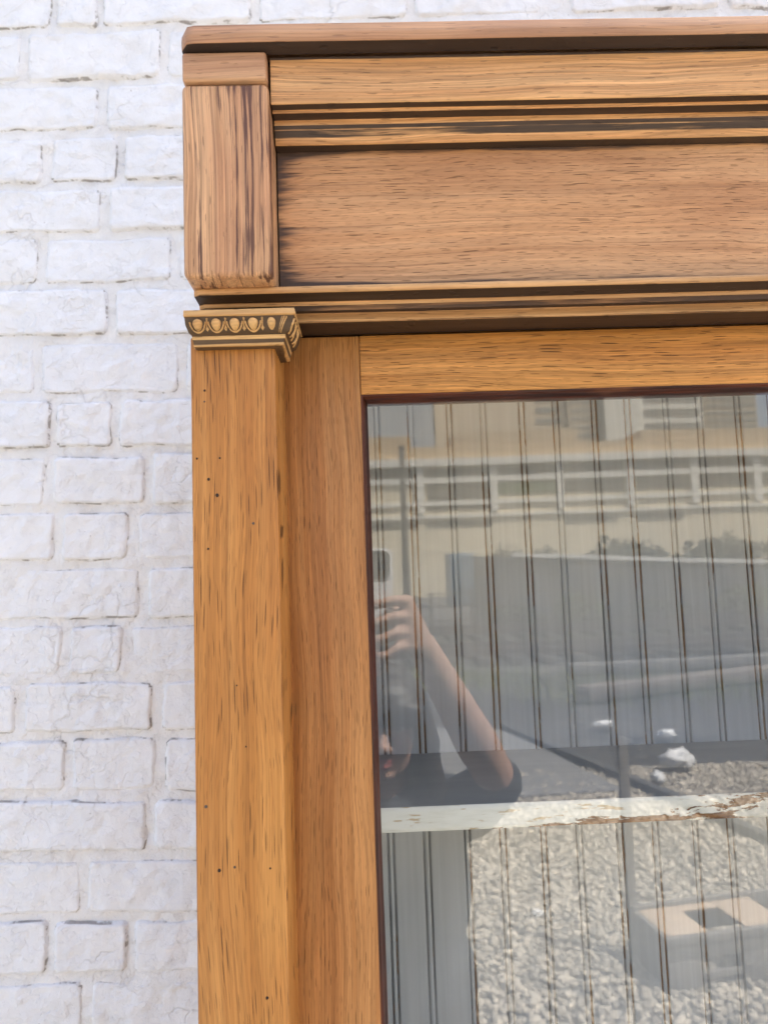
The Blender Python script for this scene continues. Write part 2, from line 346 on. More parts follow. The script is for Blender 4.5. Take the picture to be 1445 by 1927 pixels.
def make_brick(x0, x1, z0, z1, st=.0033):
    j = .0042; x0 += j*random.uniform(.55, 1.3); x1 -= j*random.uniform(.55, 1.3); z0 += j*random.uniform(.7, 1.2); z1 -= j*random.uniform(.7, 1.2)
    nx = max(6, int((x1-x0)/st)); nz = max(6, int((z1-z0)/st)); V = []; E = []; pr = random.uniform(-.0015, .0022); tl = random.uniform(-.012, .012); t2 = random.uniform(-.02, .02)
    sk = random.uniform(-.004, .004)
    for b in range(nz+1):
        for a in range(nx+1):
            x = x0+(x1-x0)*a/nx; z = z0+(z1-z0)*b/nz
            de = min(x-x0, x1-x, z-z0, z1-z)
            cx = min(x-x0, x1-x); cz = min(z-z0, z1-z); rc = .010
            if cx < rc and cz < rc: de = min(de, rc-math.hypot(rc-cx, rc-cz))
            wobx = mn.noise((x*22, z*22, 5.))*.0022+mn.noise((x*90, z*90, 6.))*.0008
            de += mn.noise((x*40, z*40, 11.))*.0022-.0004
            k = max(0, min(1, (de+.0005)/.0024)); k = k*k*(3-2*k)
            y = .0050*(1-k)-(pr+.0012)*k-lump(x, z)*(.35+.65*k)+tl*(x-(x0+x1)/2)+t2*(z-(z0+z1)/2)
            V.append((x+wobx, y, z+mn.noise((x*16, z*24, 8.))*.0034+sk*(x-x0)/.1*.3)); E.append(1-k)
    F = [(b*(nx+1)+a, b*(nx+1)+a+1, (b+1)*(nx+1)+a+1, (b+1)*(nx+1)+a) for b in range(nz) for a in range(nx)]
    mesh_obj('brick', V, F, M_brick, wall, True, {'edge': E})
XL, XR = -.52, 1.35                                       # near stretch built brick by brick
rest = []
for ci in range(len(zs)-1):
    zt, zb = zs[ci], zs[ci+1]; k = ci-3
    pat = heads[k] if 0 <= k < len(heads) else None
    if pat:
        xs = [wpt(p, (rows[min(k, 17)]+50) if k > 0 else 30)[0] for p in pat]
    else:
        xs = [-.2+.11*(ci % 2)]
    while xs[0] > XL: xs.insert(0, xs[0]-random.choice((.215, .212, .105)))
    while xs[-1] < XR: xs.append(xs[-1]+random.choice((.214, .211, .21)))
    for a, b in zip(xs, xs[1:]):
        if a > .24 and zb < .33: rest.append((a, b, zb, zt)); continue     # stands hidden behind the cabinet
        make_brick(a, b, zb, zt)
def mortar(x0, x1, z0, z1, st):
    nx, nz = int((x1-x0)/st), int((z1-z0)/st); V = []; E = []
    for b in range(nz+1):
        for a in range(nx+1):
            x = x0+(x1-x0)*a/nx; z = z0+(z1-z0)*b/nz
            V.append((x, .0014-lump(x, z)*.9-mn.noise((x*70, z*70, 2.))*.0014-mn.noise((x*9, z*13, 32.))*.0034, z)); E.append(.30)
    F = [(b*(nx+1)+a, b*(nx+1)+a+1, (b+1)*(nx+1)+a+1, (b+1)*(nx+1)+a) for b in range(nz) for a in range(nx)]
    mesh_obj('mortar', V, F, M_mortar, wall, True, {'edge': E})
mortar(XL-.1, .26, zs[-1], zs[0], .004); mortar(.26, XR+.1, .30, zs[0], .005)
# rest of the wall: coarse bricks joined together
bm = bmesh.new()
for a, b, c, d in rest: bm_box(bm, a+.005, b-.005, 0, .05, c+.005, d-.005)
def field(x0, x1, z0, z1):
    z = z0; i = 0
    while z < z1-.02:
        x = x0-(.107 if i % 2 else 0)
        while x < x1:
            a, b = max(x, x0), min(x+.214, x1)
            if b-a > .03: bm_box(bm, a+.005, b-.005, 0, .05, z+.005, min(z+dz, z1)-.005)
            x += .214
        z += dz; i += 1
field(-4, 7, zs[0]+.002, 2.45); field(-4, 7, -1.9, zs[-1]-.002); field(-4, XL-.11, zs[-1], zs[0]); field(XR+.16, 7, zs[-1], zs[0])
o = bm_obj('brick_field', bm, M_brick, wall, False); o['kind'] = 'stuff'
box('wall_core', -4, 7, .012, .34, -1.95, 2.47, M_mortar, wall, 0)

# ================================================================== CABINET
XA, XB, XM = -.1185, .9785, .43
cab = empty('display_cabinet'); tag(cab, 'tall refinished oak display cabinet with glazed doors and dark stained mouldings', 'cabinet')
YB = .853
# carcass
for x0, x1 in ((XA+.002, XA+.022), (XB-.022, XB-.002)):
    box('side_panel', x0, x1, .536, YB, .06, 2.21, M_side, cab, .001)
for x0, x1 in ((XA+.024, -.0075), (XB-.111, XB-.024)):
    box('inside_jamb', x0, x1, .562, .8385, .10, 2.103, M_inside, cab, .001)
box('inside_ceiling', -.006, XM*2-.0+.006-.0, .5585, .8385, 2.104, 2.12, M_inside, cab, .001)
box('base_plinth', XA+.004, XB-.004, .492, YB-.004, 0, .098, M_waist, cab, .002)
box('inside_floor', -.006, .866, .556, .8385, .1, .118, M_shelf, cab, .001)

# top cap, upper board, groove moulding, frieze
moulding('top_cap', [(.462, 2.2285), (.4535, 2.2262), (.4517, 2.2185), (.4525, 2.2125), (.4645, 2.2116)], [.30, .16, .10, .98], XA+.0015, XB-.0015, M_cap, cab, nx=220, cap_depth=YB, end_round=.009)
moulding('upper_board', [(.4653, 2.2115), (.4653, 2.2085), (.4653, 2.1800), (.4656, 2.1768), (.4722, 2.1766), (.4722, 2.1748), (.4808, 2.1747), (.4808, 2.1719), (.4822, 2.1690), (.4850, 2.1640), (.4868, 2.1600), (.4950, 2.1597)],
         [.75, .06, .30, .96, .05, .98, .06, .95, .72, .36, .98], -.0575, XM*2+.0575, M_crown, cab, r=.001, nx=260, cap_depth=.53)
# the frieze is a flat board; old finish is left in the corners the sander missed
fx0, fx1, fz0, fz1 = -.0575, XM*2+.0575, 2.040, 2.1596
nx, nz = 240, 44; V = []; A = []
for b in range(nz+1):
    for a in range(nx+1):
        x = fx0+(fx1-fx0)*a/nx; z = fz0+(fz1-fz0)*b/nz
        s = .62*math.exp(-min(x-fx0, fx1-x)/.024)+.66*math.exp(-(fz1-z)/.0045)+.62*math.exp(-max(0, z-2.0585)/.0050)+.12*max(0, fbm((x*11, z*22, 2.)))
        V.append((x, .4948+mn.noise((x*6, z*9, 0))*.0003, z)); A.append(min(1, s))
F = [(b*(nx+1)+a, b*(nx+1)+a+1, (b+1)*(nx+1)+a+1, (b+1)*(nx+1)+a) for b in range(nz) for a in range(nx)]
k0 = len(V); V += [(fx0, .53, fz0), (fx1, .53, fz0), (fx1, .53, fz1), (fx0, .53, fz1)]; A += [0]*4; F.append((k0+3, k0+2, k0+1, k0))
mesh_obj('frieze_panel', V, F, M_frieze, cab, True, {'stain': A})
# waist moulding
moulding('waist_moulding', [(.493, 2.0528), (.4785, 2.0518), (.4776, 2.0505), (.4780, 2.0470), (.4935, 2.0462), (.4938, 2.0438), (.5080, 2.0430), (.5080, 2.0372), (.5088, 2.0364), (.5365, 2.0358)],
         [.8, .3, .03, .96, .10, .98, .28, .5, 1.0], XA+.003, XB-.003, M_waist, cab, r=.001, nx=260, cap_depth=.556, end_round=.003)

def rounded_block(name, x0, x1, y0, y1, z0, z1, mat, rad, sub=(16, 40)):
    bm = bmesh.new(); bm_box(bm, x0, x1, y0, y1, z0, z1, rad, 5)
    o = bm_obj(name, bm, mat, cab); 
    for v in o.data.vertices:
        c = v.co; n_ = mn.noise((c.x*30, c.y*30, c.z*30))*.0006; v.co = (c.x+n_, c.y-n_*.4, c.z+n_)
    o.data.set_sharp_from_angle(angle=R(80)); return o
for s in (0, 1):
    mx_ = (lambda x: x) if s == 0 else (lambda x: 2*XM-x)
    def bx(a, b): return (mx_(a), mx_(b)) if s == 0 else (mx_(b), mx_(a))
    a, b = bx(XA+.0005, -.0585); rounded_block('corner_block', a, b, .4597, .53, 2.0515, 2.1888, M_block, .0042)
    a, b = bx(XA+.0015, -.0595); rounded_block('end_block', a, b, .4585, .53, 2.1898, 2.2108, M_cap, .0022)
    a, b = bx(XA, -.0605); 
    pil = box('pilaster', a, b, .480, .5410, .0988, 2.018, M_pil, cab, .0016, 4)
    if s == 0:
        # old nail and screw holes, filled and open
        M_hole = flat('dark_nail_hole', (.03, .018, .012), .8); M_plug = flat('grey_nail_filler', (.10, .075, .055), .6)
        for px, py, r_, mt in ((385.5, 735, 2.6, 0), (385, 756, 2.0, 1), (371, 863, 2.4, 0), (393, 902, 3.3, 0), (409, 932, 4.0, 0), (414, 862, 2.2, 0), (477, 985, 2.9, 1), (392, 1033, 2.4, 0), (446, 1290, 1.7, 0), (388, 1518, 3.6, 1), (413, 1638, 3.7, 0), (442, 1632, 2.6, 1), (503, 1878, 3.2, 0), (509, 1634, 2.1, 0), (463, 1405, 1.8, 0), (400, 464, 0, 0)):
            if r_ == 0: continue
            d = CF+CR*((px-722.5)/1336)-CU*((py-963.5)/1336); p = Vector((0, 0, ZC))+d*(.48/d.y); rad = r_*.48/1336
            bm = bmesh.new(); bmesh.ops.create_circle(bm, cap_ends=True, segments=14, radius=rad)
            r2 = bmesh.ops.extrude_face_region(bm, geom=list(bm.faces))
            for e in r2['geom']:
                if isinstance(e, bmesh.types.BMVert): e.co.z += .0012; e.co.x *= .75; e.co.y *= .75
            for vv in bm.verts:
                vv.co.x *= 1+.25*mn.noise((px+vv.co.x*900, vv.co.y*900, 0)); vv.co.y *= 1.1
            bmesh.ops.rotate(bm, verts=bm.verts, matrix=Matrix.Rotation(R(90), 3, 'X')); bmesh.ops.translate(bm, verts=bm.verts, vec=(p.x, .4809, p.z))
            bm_obj('nail_hole', bm, M_plug if mt else M_hole, pil)
    # carved egg-and-dart capital with a mitred return
    def ring_pts(y_out, x_in_off=0): pass
    prof = [(.0, 2.0315, 0.05), (-.0005, 2.0305, .05), (-.0012, 2.0262, .05), (.0004, 2.0250, .9), (.0008, 2.0245, 1), (.0018, 2.0185, 1), (.0052, 2.0130, 1), (.0088, 2.0112, .95), (.0088, 2.0102, .1), (.0090, 2.0082, .05), (.0098, 2.0072, .8), (.0108, 2.0046, .8), (.0104, 2.0036, .15), (.0106, 2.0020, .1), (.0145, 2.0012, .9)]
    cz = lambda z: 2.0312-(2.0315-z)*.76
    prof = [(a_*.78, b_, c_) for a_, b_, c_ in prof]
    yf = .4650; xl, xr = XA-.0005, -.0452
    V = []; A = []; N = len(prof)
    path_n = 46; ret_n = 18
    cols_ = []
    for i in range(path_n+1):
        u = i/path_n; cols_.append(('f', u))
    for i in range(1, ret_n+1): cols_.append(('r', i/ret_n))
    for kind_, u in cols_:
        for (dy, z, st_) in prof:
            xe = xr-dy                                     # right end pulls back as the profile recedes
            if kind_ == 'f': p = (xl+max(0, dy)*.55+(xe-xl-max(0, dy)*.55)*u, yf+dy, z)
            else: p = (xe, yf+dy+(.512-yf-dy)*u, z)
            V.append((mx_(p[0]), p[1]+mn.noise((p[0]*90, z*200, 3))*.0002, cz(p[2]))); A.append(st_)
    F = [(c*N+j, (c+1)*N+j, (c+1)*N+j+1, c*N+j+1) for c in range(len(cols_)-1) for j in range(N-1)]
    # top, left end
    k = len(V); V += [(mx_(xl), .5355, cz(2.0315)), (mx_(xl), .5355, cz(2.0012))]; A += [.3, .3]
    F.append(tuple([c*N for c in range(len(cols_)-1, -1, -1)]+[k])); F.append(tuple([j for j in range(N-1, -1, -1)]+[k, k+1])); F.append(tuple([c*N+N-1 for c in range(len(cols_))]+[k+1]))
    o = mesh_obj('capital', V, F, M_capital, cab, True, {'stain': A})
    bm = bmesh.new(); bm.from_mesh(o.data); bmesh.ops.recalc_face_normals(bm, faces=bm.faces); bm.to_mesh(o.data); bm.free(); o.data.set_sharp_from_angle(angle=R(35))
    def surf_y(z):                                         # depth of the carved band at height z
        for (d0, z0_, _), (d1, z1_, _) in zip(prof, prof[1:]):
            if z1_ <= z <= z0_: return yf+d0+(d1-d0)*(z0_-z)/(z0_-z1_ + 1e-9)
        return yf+.005
    def carve(name, loop_fn, n_u, st_):                    # small carved relief strip: loop_fn(i) -> (x, z, height)
        pass
    pitch = .01235; ex0 = XA+.0085
    def relief(name, fn, nu, nv, closed, st_fn):
        V = []; A = []
        for a_ in range(nu+1):
            for b_ in range(nv+1):
                x, z, h = fn(a_/nu, b_/nv); V.append((mx_(x), surf_y(z)-h, cz(z))); A.append(st_fn(a_/nu, b_/nv))
        F = [(a_*(nv+1)+b_, (a_+1)*(nv+1)+b_, (a_+1)*(nv+1)+b_+1, a_*(nv+1)+b_+1) for a_ in range(nu) for b_ in range(nv)]
        q = mesh_obj(name, V, F, M_capital, o, True, {'stain': A}); 
        bmq = bmesh.new(); bmq.from_mesh(q.data); bmesh.ops.remove_doubles(bmq, verts=bmq.verts, dist=1e-6); bmesh.ops.recalc_face_normals(bmq, faces=bmq.faces)
        if sum(f.normal.y*f.calc_area() for f in bmq.faces) > 0: bmesh.ops.reverse_faces(bmq, faces=bmq.faces)
        bmq.to_mesh(q.data); bmq.free(); return q
    for e in range(5):
        cx_ = ex0+pitch*e; half = .0035 if e < 4 else .0029
        def egg(u, v, cx_=cx_, half=half):
            th = 2*math.pi*u; rr = v; zc_ = 2.0196
            ex = half*math.cos(th)*(1-.22*math.sin(-th)*.8) if math.sin(th) < 0 else half*math.cos(th)
            ezz = (.0062*math.sin(th) if math.sin(th) < 0 else .0042*math.sin(th))
            return cx_+ex*rr, zc_+ezz*rr, .0026*math.sqrt(max(0, 1-rr*rr*.98))+.0001-.0008*(rr > .95)
        relief('egg', egg, 20, 7, True, lambda u, v: .02 if v < .8 else .45)
        if e < 5:
            def rim(u, v, cx_=cx_):
                th = math.pi*(1.03+.94*u) if True else 0; a_ = (v-.5)*2; w_ = .00075*(1-.25*math.sin(math.pi*u))
                rx, rz = .0052+a_*w_, .0088+a_*w_
                z = 2.0216+rz*math.sin(th); x = cx_+rx*math.cos(th)
                return x, min(z, 2.0243), .0017*(1-a_*a_)-.0003
            if cx_+.005 < -.046 or e == 4: 
                if e < 4: relief('egg_rim', rim, 18, 4, False, lambda u, v: .12 if .15 < v < .85 else .7)
        if e < 4:
            dx = cx_+pitch/2
            def dart(u, v, dx=dx):
                z = 2.0240-.0105*u; wd = .0008*(1-.7*u)+.0011*math.exp(-((u-.82)/.1)**2); a_ = (v-.5)*2
                return dx+a_*wd, z, .0015*(1-abs(a_))-.0002
            relief('dart', dart, 14, 4, False, lambda u, v: .25 if .2 < v < .8 else .75)
    for i_ in range(5):                                    # ribs carved on the return
        V = []; A = []
        for a_ in range(11):
            z = 2.0238-.0118*a_/10; dyz = surf_y(z)-yf; yc = yf+dyz+.004+.0072*i_+.0032*math.sin(a_/10*math.pi)*(1 if i_ % 2 else -1)
            for b_ in range(5): q = (b_-2)/2; V.append((mx_(xr-dyz+.0013*(1-q*q)-.0001), yc+q*.0011, cz(z))); A.append(.7 if abs(q) > .8 else .12)
        rb = mesh_obj('return_rib', V, [(a_*5+b_, a_*5+b_+1, a_*5+b_+6, a_*5+b_+5) for a_ in range(10) for b_ in range(4)], M_capital, o, True, {'stain': A})
    # leaf carved round the mitre
    def leaf(u, v):
        a_ = (v-.5)*2; z = 2.0240-.0125*u; wd = .0022*(1-.55*u)
        return -.0505-.004*u+a_*wd-.0012, z, .0014*(1-a_*a_)+.0006*math.cos(a_*9)
    relief('corner_leaf', leaf, 14, 8, False, lambda u, v: .25+.6*(math.cos((v-.5)*18) < 0))

# doors: left one is in the picture, the right one its twin
def door(x0, x1, hinge_left):
    d = box('door', x0-.0022 if hinge_left else x0, x0+.058, .5355, .5575, .099, 2.0350, M_stile, cab, .0012, 2)      # hanging stile carries the door
    box('meeting_stile', x1-.058, x1 if hinge_left else x1+.0022, .5355, .5575, .099, 2.0350, M_stile, d, .0012, 2)
    gx0, gx1, gz0, gz1 = x0+.058, x1-.058, .19, 1.9885
    box('top_rail', gx0+.0002, gx1-.0002, .5350, .5572, gz1, 2.0348, M_rail, d, .0009, 2)
    box('bottom_rail', gx0+.0002, gx1-.0002, .5350, .5572, .0995, gz0, M_rail, d, .0009, 2)
    def strip(name, pts, mat):                              # moulded glazing strip with a hollow chamfer
        mesh_obj(name, pts, [(i, i+1, i+4, i+3) for i in range(2)] , mat, d, True)
    def chamfer(name, a, b, inward, mat):
        prof = [(0., .5362), (.0012, .5368), (.0022, .5390), (.0030, .5425), (.0042, .5440), (.0049, .5465), (.0049, .5560), (0., .5560)]
        V = []; n_ = 40
        for i in range(n_+1):
            q = Vector(a).lerp(Vector(b), i/n_)
            for off, y in prof:
                trim = off*(1-2*i/n_)
                dirv = (Vector(b)-Vector(a)).normalized()
                p = q+Vector(inward)*off+dirv*(off if i == 0 else -off if i == n_ else 0)
                wv_ = mn.noise((p.x*12, off*300, p.z*12))*.00035
                V.append((p.x+inward[0]*wv_, y, p.z+inward[2]*wv_))
        m_ = len(prof); F = [(i*m_+j, (i+1)*m_+j, (i+1)*m_+(j+1) % m_, i*m_+(j+1) % m_) for i in range(n_) for j in range(m_)]
        q = mesh_obj(name, V, F, mat, d, True)
        bmq = bmesh.new(); bmq.from_mesh(q.data); bmesh.ops.recalc_face_normals(bmq, faces=bmq.faces); bmq.to_mesh(q.data); bmq.free(); q.data.set_sharp_from_angle(angle=R(40))
    chamfer('glazing_bead', (gx0, 0, gz0), (gx0, 0, gz1), (1, 0, 0), M_beadz); chamfer('glazing_bead', (gx1, 0, gz1), (gx1, 0, gz0), (-1, 0, 0), M_beadz)
    chamfer('glazing_bead', (gx0, 0, gz1), (gx1, 0, gz1), (0, 0, -1), M_beadx); chamfer('glazing_bead', (gx1, 0, gz0), (gx0, 0, gz0), (0, 0, 1), M_beadx)
    box('glass_pane', gx0+.002, gx1-.002, .5475, .5500, gz0+.002, gz1-.002, M_glass, d, 0)
    return d
door(-.0605, XM-.001, True); door(XM+.001, 2*XM+.0605, False)

# beaded back boards, each tongue-and-groove board a piece of its own
P0, PW = .0130, .0439
def bead_board(xa):
    pr_ = []                                               # (dx, y, groove)
    for kk in (0, 1):
        o_ = kk*PW; dp = .0021 if kk == 0 else .0016
        pr_ += [(o_-.0060, .84, .0), (o_-.0046, .8402, .3)] if kk else []
        pr_ += [(o_-.0036 if kk else .0, .8400+dp*.9, 1.), (o_-.0022 if kk else .0010, .8400+dp, 1.), (o_+.0016 if kk == 0 else o_-.0014, .8407, .3), (o_+.0026 if kk == 0 else o_, .8400, .15), (o_+.0046 if kk == 0 else o_+.0021, .8407, .3),
                (o_+.0056 if kk == 0 else o_+.0028, .8400+dp, 1.), (o_+.0072 if kk == 0 else o_+.0044, .8400+dp*.85, 1.), (o_+.0084 if kk == 0 else o_+.0054, .8402, .3), (o_+.0100 if kk == 0 else o_+.0070, .84, .0)]
        pr_.append((o_+.024, .84, 0.))
    pr_ += [(2*PW-.0040, .84, .0), (2*PW-.0022, .84, .25), (2*PW-.0008, .8405, .5), (2*PW-.0003, .8430, 1.)]
    pr_ = sorted(set(pr_)); zz = np.linspace(.118, 2.103, 30); V = []; A = []; n_ = len(pr_); wob = random.uniform(0, 50); bow = random.uniform(-.0006, .0004)
    for z in zz:
        for dx, y, gq in pr_:
            V.append((xa-.0030+dx+mn.noise((xa*9, z*2.5, wob))*.0006, y+bow, z)); A.append(gq)
    F = [(i*n_+j, i*n_+j+1, (i+1)*n_+j+1, (i+1)*n_+j) for i in range(len(zz)-1) for j in range(n_-1)]
    k = len(V); V += [(xa-.003+.0004, .8525, .118), (xa-.003+2*PW-.0008, .8525, .118), (xa-.003+2*PW-.0008, .8525, 2.103), (xa-.003+.0004, .8525, 2.103)]; A += [0]*4
    F += [(k+3, k+2, k+1, k), tuple([k]+list(range(n_))+[k+1])[::-1], tuple([k+3]+[(len(zz)-1)*n_+j for j in range(n_)]+[k+2]), tuple([k, k+3]+[i*n_ for i in range(len(zz)-1, -1, -1)]), tuple([k+2, k+1]+[i*n_+n_-1 for i in range(len(zz))])]
    mesh_obj('back_board', V, F, M_board, cab, False, {'groove': A})
for i in range(-1, 10): bead_board(P0+2*PW*i)

# shelves with chipped front lips
def shelf(zt, th, first):
    x0, x1 = -.0068, .8668
    nx, nz = 300, 10; V = []; A = []
    for b in range(nz+1):
        for a in range(nx+1):
            x = x0+(x1-x0)*a/nx; q = b/nz; z = zt-th*(1-q)
            yy = .650+.0012*(max(0, abs(q-.5)*2-.7)/.3)**2+mn.noise((x*25, q*3, zt))*.0003
            V.append((x, yy, z)); A.append(min(.60, .13+.66*max(0, min(1.1, (x-.07)/.24))*(.55+.6*(1-q))+.42*(1-q)**4*min(1, .35+max(0, x)*3)+.22*q**8*max(0, min(1, (x-.1)*4))))
    F = [(b*(nx+1)+a, b*(nx+1)+a+1, (b+1)*(nx+1)+a+1, (b+1)*(nx+1)+a) for b in range(nz) for a in range(nx)]
    s_ = box('shelf', x0, x1, .6525, .8392, zt-th, zt, M_shelf, cab, 0)
    k = len(V); V += [(x0, .6522, zt-th), (x1, .6522, zt-th), (x1, .6522, zt), (x0, .6522, zt)]; A += [.3]*4
    F += [(k, k+1, nx, 0)[::1], (nz*(nx+1), nz*(nx+1)+nx, k+2, k+3)]
    mesh_obj('shelf_edge', V, F, M_shelf_edge, s_, True, {'wear': A})
shelf(1.6435, .0212, True); shelf(1.22, .0212, False); shelf(.78, .0212, False)

# ================================================================== WHAT THE GLASS REFLECTS
# ballast
def stones(n, x0, x1, y0, y1, s0, s1, name, label):
    VB, FB = icosa(1); nv = len(VB)
    x = rng.uniform(x0, x1, n); y = rng.uniform(y0, y1, n); s = rng.uniform(s0, s1, n)*(rng.random(n)**.5*.5+.55)
    sc3 = np.stack([s*rng.uniform(.7, 1.3, n), s*rng.uniform(.6, 1.1, n), s*rng.uniform(.45, .85, n)], 1)
    th = rng.uniform(0, 6.28, n); c_, s_ = np.cos(th), np.sin(th)
    jit = 1+rng.normal(0, .16, (n, nv))
    L = VB[None]*jit[..., None]*sc3[:, None]
    tx = L[..., 2]*rng.normal(0, .5, n)[:, None]
    X = (L[..., 0]+tx)*c_[:, None]-L[..., 1]*s_[:, None]+x[:, None]; Y = (L[..., 0]+tx)*s_[:, None]+L[..., 1]*c_[:, None]+y[:, None]; Z = L[..., 2]+rng.uniform(-.025, .004, n)[:, None]
    Vv = np.stack([X, Y, Z], -1).reshape(-1, 3).astype(np.float32); Ff = (FB[None]+(np.arange(n)*nv)[:, None, None]).reshape(-1, 3)
    me = bpy.data.meshes.new(name); me.vertices.add(len(Vv)); me.vertices.foreach_set('co', Vv.ravel()); me.loops.add(Ff.size); me.loops.foreach_set('vertex_index', Ff.ravel().astype(np.int32))
    me.polygons.add(len(Ff)); me.polygons.foreach_set('loop_start', np.arange(0, Ff.size, 3, dtype=np.int32)); me.update(); me.validate()
    a = me.attributes.new('tone', 'FLOAT', 'POINT'); a.data.foreach_set('value', np.repeat(rng.random(n)**1.3, nv).astype(np.float32))
    me.materials.append(M_stone); o = link(bpy.data.objects.new(name, me)); tag(o, label, 'gravel', kind='stuff')
stones(52000, -1.2, 3.6, -5.6, -1.0, .014, .029, 'gravel', 'pale grey crushed stone ballast covering the yard')

M_bed = ground_mat('pale_ballast_bed', (.22, .215, .20), (.38, .37, .34))
bed = mesh_obj('gravel_bed', [(-14, -5.7, -.022), (12, -5.7, -.022), (12, .85, -.022), (-14, .85, -.022)], [(0, 1, 2, 3)], M_bed, None, False); bed['kind'] = 'structure'
M_conc = flat('grey_concrete', (.20, .20, .20), .85, .08, 6., .002)
M_kerb = flat('dark_steel_kerb', (.09, .09, .09), .7, .15, 8.)
# concrete slab and the edging that bounds it
slab = mesh_obj('concrete_slab', [(-6, -4.35, .012), (2.05, -4.9, .012), (1.53, -7.3, .012), (-6, -9.5, .012)], [(0, 1, 2, 3)], M_conc, None, False); slab['kind'] = 'structure'
def beam(name, a, b, w_, h_, mat, label, cat, group=None):
    a, b = Vector(a), Vector(b); L = (b-a).length; bm = bmesh.new(); bm_box(bm, 0, L, -w_/2, w_/2, 0, h_, min(w_, h_)*.12, 2)
    o = bm_obj(name, bm, mat); o.location = a; d = b-a
    o.rotation_euler = (0, -math.atan2(d.z, math.hypot(d.x, d.y)), math.atan2(d.y, d.x)); o.data.set_sharp_from_angle(angle=R(40))
    return tag(o, label, cat, group)
beam('steel_edging', (1.50, -7.4, -.005), (2.62, -3.55, -.005), .09, .07, M_kerb, 'dark straight edging strip running across the gravel in the reflection', 'edging')
M_timber = flat('weathered_timber', (.17, .145, .125), .8, .2, 9., .003); M_timber2 = flat('grey_timber', (.15, .145, .14), .8, .2, 9., .003)
beam('timber_beam', (2.9, -8.9, -.005), (7.5, -10.6, -.005), .28, .22, M_timber, 'pale brown timber lying on the ballast nearer the glass', 'beam', 'loose timbers')
beam('timber_beam', (3.4, -11.4, -.005), (9.5, -11.9, -.005), .25, .20, M_timber2, 'grey timber lying on the ballast beside the nearer track', 'beam', 'loose timbers')

# railway tracks: sleepers and rails
M_rust = flat('rusty_rail_steel', (.085, .06, .05), .5, .2, 12.); M_sleep = flat('dark_sleeper_wood', (.05, .045, .04), .9, .3, 5.)
slm = None
for yc, lab in ((-14.2, 'nearer railway track with dark sleepers crossing the yard'), (-19.2, 'farther railway track with dark sleepers before the ramp wall')):
    tk = empty('railway_track', (6, yc, 0)); tag(tk, lab, 'track', 'railway tracks')
    for dy in (-.72, .72):
        bm = bmesh.new(); bm_box(bm, -22, 26, dy-.035, dy+.035, .24, .285, .006); bm_box(bm, -22, 26, dy-.01, dy+.01, .15, .245); bm_box(bm, -22, 26, dy-.06, dy+.06, .135, .155)
        bm_obj('rail', bm, M_rust, tk, False)
    for i in range(70):
        if slm is None:
            slm = box('sleeper', -.11, .11, -1.25, 1.25, -.02, .14, M_sleep, tk, .008); slm.location = (-21, 0, 0)
        else:
            s_ = slm.copy(); link(s_); s_.parent = tk; s_.location = (-21+.66*i, 0, 0)
# ramp wall with a pale coping
M_wall2 = flat('dark_grey_block_wall', (.05, .058, .075), .85, 1.3, .9); M_cope = flat('pale_concrete_coping', (.74, .73, .70), .8, .08, 3.)
rw = empty('ramp_wall', (9, -24, 0)); tag(rw, 'long dark ramp wall with a pale sloping coping beyond the tracks', 'wall')
xa, xb, za, zb = -5.3, 19., 2.42, .85
V = [(xa, 0, -.03), (xb, 0, -.03), (xb, 0, zb), (xa, 0, za), (xa, -.3, -.03), (xb, -.3, -.03), (xb, -.3, zb), (xa, -.3, za)]
mesh_obj('wall_face', V, [(0, 1, 2, 3), (7, 6, 5, 4), (3, 2, 6, 7), (0, 3, 7, 4), (1, 5, 6, 2)], M_wall2, rw, False)
V = [(xa+1.4, .06, za+.003-.09), (xb, .06, zb+.003), (xb, .06, zb+.13), (xa+1.4, .06, za+.13-.09), (xa+1.4, -.36, za+.003-.09), (xb, -.36, zb+.003), (xb, -.36, zb+.13), (xa+1.4, -.36, za+.13-.09)]
mesh_obj('coping', V, [(0, 1, 2, 3), (7, 6, 5, 4), (3, 2, 6, 7), (0, 3, 7, 4), (1, 5, 6, 2), (0, 4, 5, 1)], M_cope, rw, False)

# yard fence
wf = empty('yard_fence', (9, -20.9, 0)); tag(wf, 'thin dark post and rail yard fence between the tracks and ramp wall', 'fence')
for i in range(14): box('post', -7.2+1.25*i, -7.12+1.25*i, -.04, .04, -.03, 1.28+.05*(i % 3), M_sleep, wf, .005)
for z in (.35, .78, 1.18): box('fence_rail', -7.3, 9.2, .042, .075, z, z+.05, M_rust, wf, .004)
# long cream building
M_cream = flat('cream_render', (.74, .64, .46), .85, .05, .6); M_trim = flat('white_trim', (.80, .77, .69), .8, .04, 1.); M_brownb = flat('brown_parapet', (.56, .40, .23), .85, .06, .5)
M_winglass = flat('dark_window', (.13, .115, .095), .25, .1, .6); M_wingreen = flat('green_window', (.14, .17, .09), .3, .45, 1.6)
bd = empty('long_building', (14, -55, 0)); tag(bd, 'long cream two storey building with brown parapet and window bands in the reflection', 'building')
def bpart(name, x0, x1, z0, z1, y0, y1, mat, par=bd, bev=0.): 
    o = box(name, x0-par.location.x, x1-par.location.x, y0-par.location.y, y1-par.location.y, z0, z1, mat, par, bev); return o
bpart('wall', -16, 46, -.03, 10.75, -75, -55, M_cream)
bpart('cornice', -16, 46, 10.35, 10.95, -56, -54.6, M_trim)
pr = bpart('parapet', -16, 46, 10.75, 12.0, -74, -55.3, M_brownb)
for (a, b, zt) in ((-3, 3.6, 12.9), (7, 17.2, 13.2), (22.3, 36.5, 12.8)): bpart('roof_step', a, b, 11.95, zt, -73, -55.4, M_brownb)
